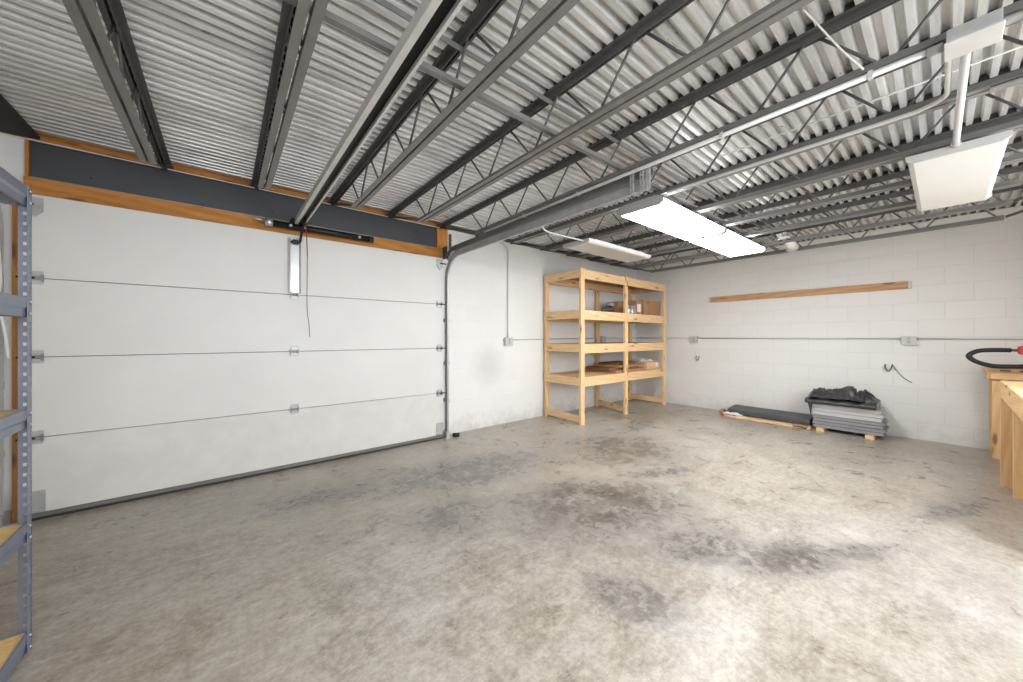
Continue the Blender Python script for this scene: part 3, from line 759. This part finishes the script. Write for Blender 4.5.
# ------------------------------------------------------------------ board stack, tarp, blocks, charcoal panel by the block wall
FX = 4.915
for y, lab in ((.80, 'small pale timber block under the left end of the grey board stack'), (.43, 'small yellow timber block under the right end of the grey board stack')):
    b = B(); bx(b, FX-.045, XR-.05, y, y+.065, 0, .038)
    tag(obj('timber_block', b, M['pine_x'], bevel=.002), lab, 'timber block')
zc = .0385; ys = [(.372, .896), (.366, .902), (.376, .894), (.37, .90), (.385, .905), (.378, .897), (.388, .908)]
names = ['bottom mid-grey board of the stack on timber blocks', 'mid-grey board second from the bottom of the stack', 'mid-grey board third from the bottom of the stack',
         'mid-grey board in the middle of the stack', 'light grey board just above the mid-grey ones', 'light grey board second from the top of the stack', 'top light grey board of the stack, under the black sheet']
for i in range(7):
    th = (.034, .034, .032, .034, .040, .038, .040)[i]
    off = (0, .006, -.004, .004, -.006, -.002, -.010)[i]
    b = B(); bx(b, FX+off, XR-.03, ys[i][0], ys[i][1], zc, zc+th-.003)
    if i % 2: bx(b, FX+off+.01, XR-.035, ys[i][0]-.008, ys[i][0], zc+.006, zc+th-.007)
    tag(obj('grey_board', b, M['foam_grey'] if i < 4 else M['foam_light'], bevel=.002), names[i], 'board', 'grey boards stacked by the block wall'); zc += th
# black plastic sheet: folded slab below, crumpled heap above
t = thing('plastic_sheet', 'crumpled black plastic sheet heaped on the stack of grey boards', 'plastic sheet', (5.05, .64, zc))
b = B(); n = 22
rnd = random.Random(5)
for k in range(n):
    pass
ring = []
for k in range(n+1):
    y = .415+(.955-.415)*k/n
    w = .006*math.sin(k*1.3)+rnd.uniform(-.003, .003)
    zt_ = zc+.046+.006*math.sin(k*.9)+(.012 if k < 5 else 0)
    ring.append([b.verts.new(q) for q in ((FX-.06+w, y, zc+.012), (FX-.045+w, y, zc+.002), (5.20, y, zc+.002), (5.21, y, zc+.02), (5.20, y, zt_), (5.05, y, zt_+.004), (FX-.04+w, y, zt_), (FX-.064+w, y, zc+.03))])
for k in range(n):
    for q in range(8): f = b.faces.new((ring[k][q], ring[k][(q+1) % 8], ring[k+1][(q+1) % 8], ring[k+1][q])); f.smooth = True
b.faces.new(ring[0][::-1]); b.faces.new(ring[-1])
# long limp corner hanging over the left end
vs = [b.verts.new(q) for q in ((FX-.05, .935, zc+.01), (FX-.05, .89, zc+.01), (FX-.035, .90, zc-.06), (FX-.03, .91, zc-.16), (FX-.035, .922, zc-.05))]
b.faces.new(vs)
obj('folded_layer', b, M['tarp'], t)
b = B(); g = []; nx, ny = 16, 40; rnd = random.Random(11)
def heap(u, v):     # v from right (0) to left (1)
    prof = [(0, .02), (.08, .07), (.2, .105), (.30, .085), (.36, .135), (.45, .128), (.62, .10), (.75, .07), (.82, .10), (.9, .085), (.96, .075), (1, .02)]
    for (a, p), (c, q) in zip(prof, prof[1:]):
        if v <= c: base = p+(q-p)*(v-a)/(c-a); break
    return base*min(1, (2.4*u+.12)**.8, 3.2*(1.05-u))
for i in range(nx+1):
    row = []
    for j in range(ny+1):
        u, v = i/nx, j/ny; e = min(1, 5*min(u, 1-u))*min(1, 8*min(v, 1-v))
        am = .020 if v < .36 or v > .78 else .007
        fold = .014*math.sin(17*v+7*u)*math.cos(9*u-5*v)
        z = zc+.052+max(0, heap(u, v)+e*(fold+rnd.uniform(-am, am)))
        row.append(b.verts.new((FX-.03+.29*u+rnd.uniform(-am, am)*.5, .415+.525*v+rnd.uniform(-am, am)*.4, z)))
    g.append(row)
for i in range(nx):
    for j in range(ny):
        q = [g[i][j], g[i+1][j], g[i+1][j+1], g[i][j+1]]
        b.faces.new((q[0], q[1], q[2])); b.faces.new((q[0], q[2], q[3]))
edge_lo = []
o = obj('crumpled_heap', b, M['tarp'], t); sm = o.modifiers.new('Solid', 'SOLIDIFY'); sm.thickness = .004
# charcoal panel lying on an opened carton
t = thing('packing_carton', 'long opened brown carton lying flat on the floor along the block wall', 'cardboard', (5.0, 1.33, 0))
b = B(); n = 26; g = []; rnd = random.Random(2)
for k in range(n+1):
    y = .915+.86*k/n; w = .012*math.sin(k*.8)+rnd.uniform(-.006, .006)
    g.append([b.verts.new(q) for q in ((4.86+w, y, .004), (4.875+w, y, .030+rnd.uniform(-.006, .008)), (4.93, y, .032), (5.2, y, .030), (5.21, y, .002))])
for k in range(n):
    for q in range(4): b.faces.new((g[k][q], g[k][q+1], g[k+1][q+1], g[k+1][q]))
    b.faces.new((g[k][4], g[k][0], g[k+1][0], g[k+1][4]))
b.faces.new(g[0][::-1]); b.faces.new(g[-1]); obj('tray', b, M['cardboard_pale'], t)
b = B(); tube(b, curve_pts([(4.86, 1.76, .02), (4.90, 1.80, .05), (4.98, 1.81, .06), (5.06, 1.80, .04)], 5), .018, 8); obj('torn_flap', b, M['cardboard'], t)
b = B(); tube(b, curve_pts([(4.865, .94, .022), (4.87, 1.0, .035), (4.868, 1.06, .02)], 5), .016, 8); obj('torn_flap', b, M['cardboard'], t)
o = tag(obj('paper_sheet', crumple(4.868, 4.95, 1.56, 1.77, .037, .03, 5, 12, .006, 8), M['paper']), 'white packing paper tucked under the left end of the charcoal panel', 'paper')
o.modifiers.new('Solid', 'SOLIDIFY').thickness = .002
b = B(); prism(b, [(4.915, .040), (5.20, .040), (5.20, .112), (5.17, .120), (4.935, .098), (4.915, .085)], 'y', .925, 1.735)
tag(obj('charcoal_panel', b, M['charcoal'], bevel=.008), 'long flat charcoal panel on the opened carton beside the block wall', 'panel')

# ------------------------------------------------------------------ workbenches at the right
t = thing('workbench', 'far pine workbench by the block wall with the black hose on it', 'workbench', (5.05, -.5, 0))
obj('bench_top', bx(B(), 4.86, 5.235, -.84, -.215, .718, .748), M['bench_y'], t, .002)
obj('apron', bx(B(), 4.885, 4.905, -.83, -.235, .655, .717), M['bench_y'], t, .002)
obj('apron', bx(B(), 4.906, 5.22, -.236, -.222, .655, .717), M['bench_x'], t, .002)
for y in (-.318, -.80):
    for x in (4.92, 5.19):
        obj('leg', bx(B(), x, x+.03, y, y+.073, 0, .644), M['bench_z'], t, .002)
for y in (-.33, -.42, -.60): obj('dark_slot', bx(B(), 4.858, 4.8595, y, y+.05, .722, .734), M['charcoal'], t)
t = thing('workbench', 'nearer pine workbench at the right edge with a deep front apron', 'workbench', (3.6, -.55, 0))
obj('bench_top', bx(B(), 2.82, 4.10, -.86, -.236, .688, .705), M['bench_x'], t, .002)
obj('apron', bx(B(), 2.83, 4.09, -.262, -.238, .59, .6875), M['bench_x'], t, .002)
obj('apron', bx(B(), 2.83, 4.09, -.85, -.824, .59, .6875), M['bench_x'], t, .002)
for x, ya in ((2.85, -.32), (3.79, -.345), (4.01, -.312)):
    for y in (ya, -.82): obj('leg', bx(B(), x, x+.031, y, y+.078, 0, .589), M['bench_z'], t, .002)
# hose
t = thing('vacuum_hose', 'thick black vacuum hose looped over the far workbench', 'hose', (4.8, -.3, .749))
ctrl = [(4.80, -.60, .80), (4.80, -.42, .775), (4.79, -.33, .768), (4.79, -.24, .768), (4.78, -.16, .80), (4.78, -.125, .845), (4.80, -.17, .885), (4.82, -.25, .895), (4.84, -.33, .895)]
ctrl = [V(c) for c in ctrl]
b = B(); pts = curve_pts(ctrl, 10); rr = [.0165+.0012*(k % 2) for k in range(len(pts))]; tube(b, pts, rr, 12)
obj('hose_body', b, M['hose'], t)
b = B(); tube(b, [(4.84, -.33, .895), (4.84, -.40, .895)], .011, 10); obj('wand', b, M['joist_shaded'], t)
b = B(); bx(b, 4.80, 4.88, -.46, -.362, .862, .93); obj('red_fitting', b, M['red'], t, .012, label='red plastic fitting')
b = B(); bx(b, 4.82, 4.86, -.43, -.385, .9305, .955); obj('switch', b, M['black'], t, .005)
b = B(); bx(b, 4.82, 4.86, -.455, -.41, .7485, .8615); obj('stand', b, M['black'], t, .004)

# ------------------------------------------------------------------ blue-grey metal rack at the left
RXF, RYF, RXB, RYN = -.4815, 1.85, -.935, .84
t = thing('metal_rack', 'blue-grey bolted metal shelving rack with particle board shelves, left edge', 'shelving', (-.71, 1.35, 0))
def perf_flange(b, plane, c, a0, a1, z0, z1, th=.0022):
    """flange with a column of square holes; plane 'y' lies at y=c spanning x a0..a1"""
    m0 = a0+(a1-a0)*.36; m1 = a0+(a1-a0)*.64
    def q(u0, u1, w0, w1):
        if plane == 'y': bx(b, u0, u1, c, c+th, w0, w1)
        else: bx(b, c, c+th, u0, u1, w0, w1)
    q(a0, m0, z0, z1); q(m1, a1, z0, z1); z = z0; p = .032
    q(m0, m1, z, z+.012); z += .012
    while z < z1:
        q(m0, m1, z+.011, min(z+p, z1)); z += p
    return b
def rack_post(xc, yc, sx, sy):
    b = B(); w = .0265
    xa, xb = sorted((xc, xc-sx*w)); ya, yb = sorted((yc, yc-sy*w))
    perf_flange(b, 'y', yc-.0022 if sy > 0 else yc, xa, xb, .0, 1.48)
    perf_flange(b, 'x', xc-.0022 if sx > 0 else xc, ya, yb, .0, 1.48)
    obj('post', b, M['rack'], t)
for xc, sx in ((RXF, 1), (RXB, -1)):
    for yc, sy in ((RYF, 1), (RYN, -1)): rack_post(xc, yc, sx, sy)
lv = [.062, .410, .768, 1.120, 1.470]
for z in lv:
    # stepped beams on the long sides and at the ends
    for xo, s in ((RXF-.0025, -1), (RXB+.0025, 1)):
        pf = [(xo, z+.004), (xo, z-.026), (xo+s*.004, z-.034), (xo+s*.004, z-.056), (xo+s*.012, z-.056), (xo+s*.012, z-.016), (xo+s*.022, z-.016), (xo+s*.022, z-.012), (xo+s*.006, z-.012), (xo+s*.006, z+.004)]
        obj('long_beam', prism(B(), pf, 'y', RYN+.003, RYF-.003), M['rack'], t)
    for yo, s in ((RYF-.0025, -1), (RYN+.0025, 1)):
        pf = [(yo, z+.004), (yo, z-.026), (yo+s*.004, z-.034), (yo+s*.004, z-.056), (yo+s*.012, z-.056), (yo+s*.012, z-.016), (yo+s*.006, z-.016), (yo+s*.006, z+.004)]
        obj('end_beam', prism(B(), pf, 'x', RXB+.025, RXF-.025), M['rack'], t)
    obj('shelf_board', bx(B(), RXB+.01, RXF-.0095, RYN+.01, RYF-.0095, z-.0115, z), M['particle'], t, .001)
    for dz in (-.008, -.045):
        b = B(); tube(b, [(RXF+.0002, RYF-.017, z+dz), (RXF+.004, RYF-.017, z+dz)], .0045, 8); obj('rivet', b, M['silver'], t)
b = B(); tube(b, curve_pts([(-.90, 3.04, 1.55), (-.895, 3.04, 1.45), (-.89, 3.04, 1.3), (-.895, 3.04, 1.17), (-.88, 3.04, 1.06), (-.87, 3.04, .96), (-.865, 3.04, .89)], 6), .006, 7)
tag(obj('cable', b, M['white_plastic']), 'white cable hanging beside the left door jamb behind the rack', 'cable')

# ------------------------------------------------------------------ camera, world, view
cam = bpy.data.cameras.new('Camera'); co = bpy.data.objects.new('Camera', cam); C.objects.link(co)
co.location = (0, 0, H)
yaw = math.atan2(286.5, 352.4)
co.rotation_euler = (math.pi/2, 0, -yaw)
cam.sensor_width = 36; cam.lens = 36*352.4/1023; cam.shift_y = -4/1023; cam.clip_start = .05
bpy.context.scene.camera = co
w = bpy.data.worlds.new('World'); bpy.context.scene.world = w; w.use_nodes = True
w.node_tree.nodes['Background'].inputs['Color'].default_value = (.8, .85, .9, 1)
w.node_tree.nodes['Background'].inputs['Strength'].default_value = .02
vs_ = bpy.context.scene.view_settings
vs_.view_transform = 'Standard'; vs_.look = 'None'; vs_.gamma = 1; vs_.use_curve_mapping = False
vs_.exposure = 0.37
for o in bpy.data.objects:
    if '_w' in o: del o['_w']
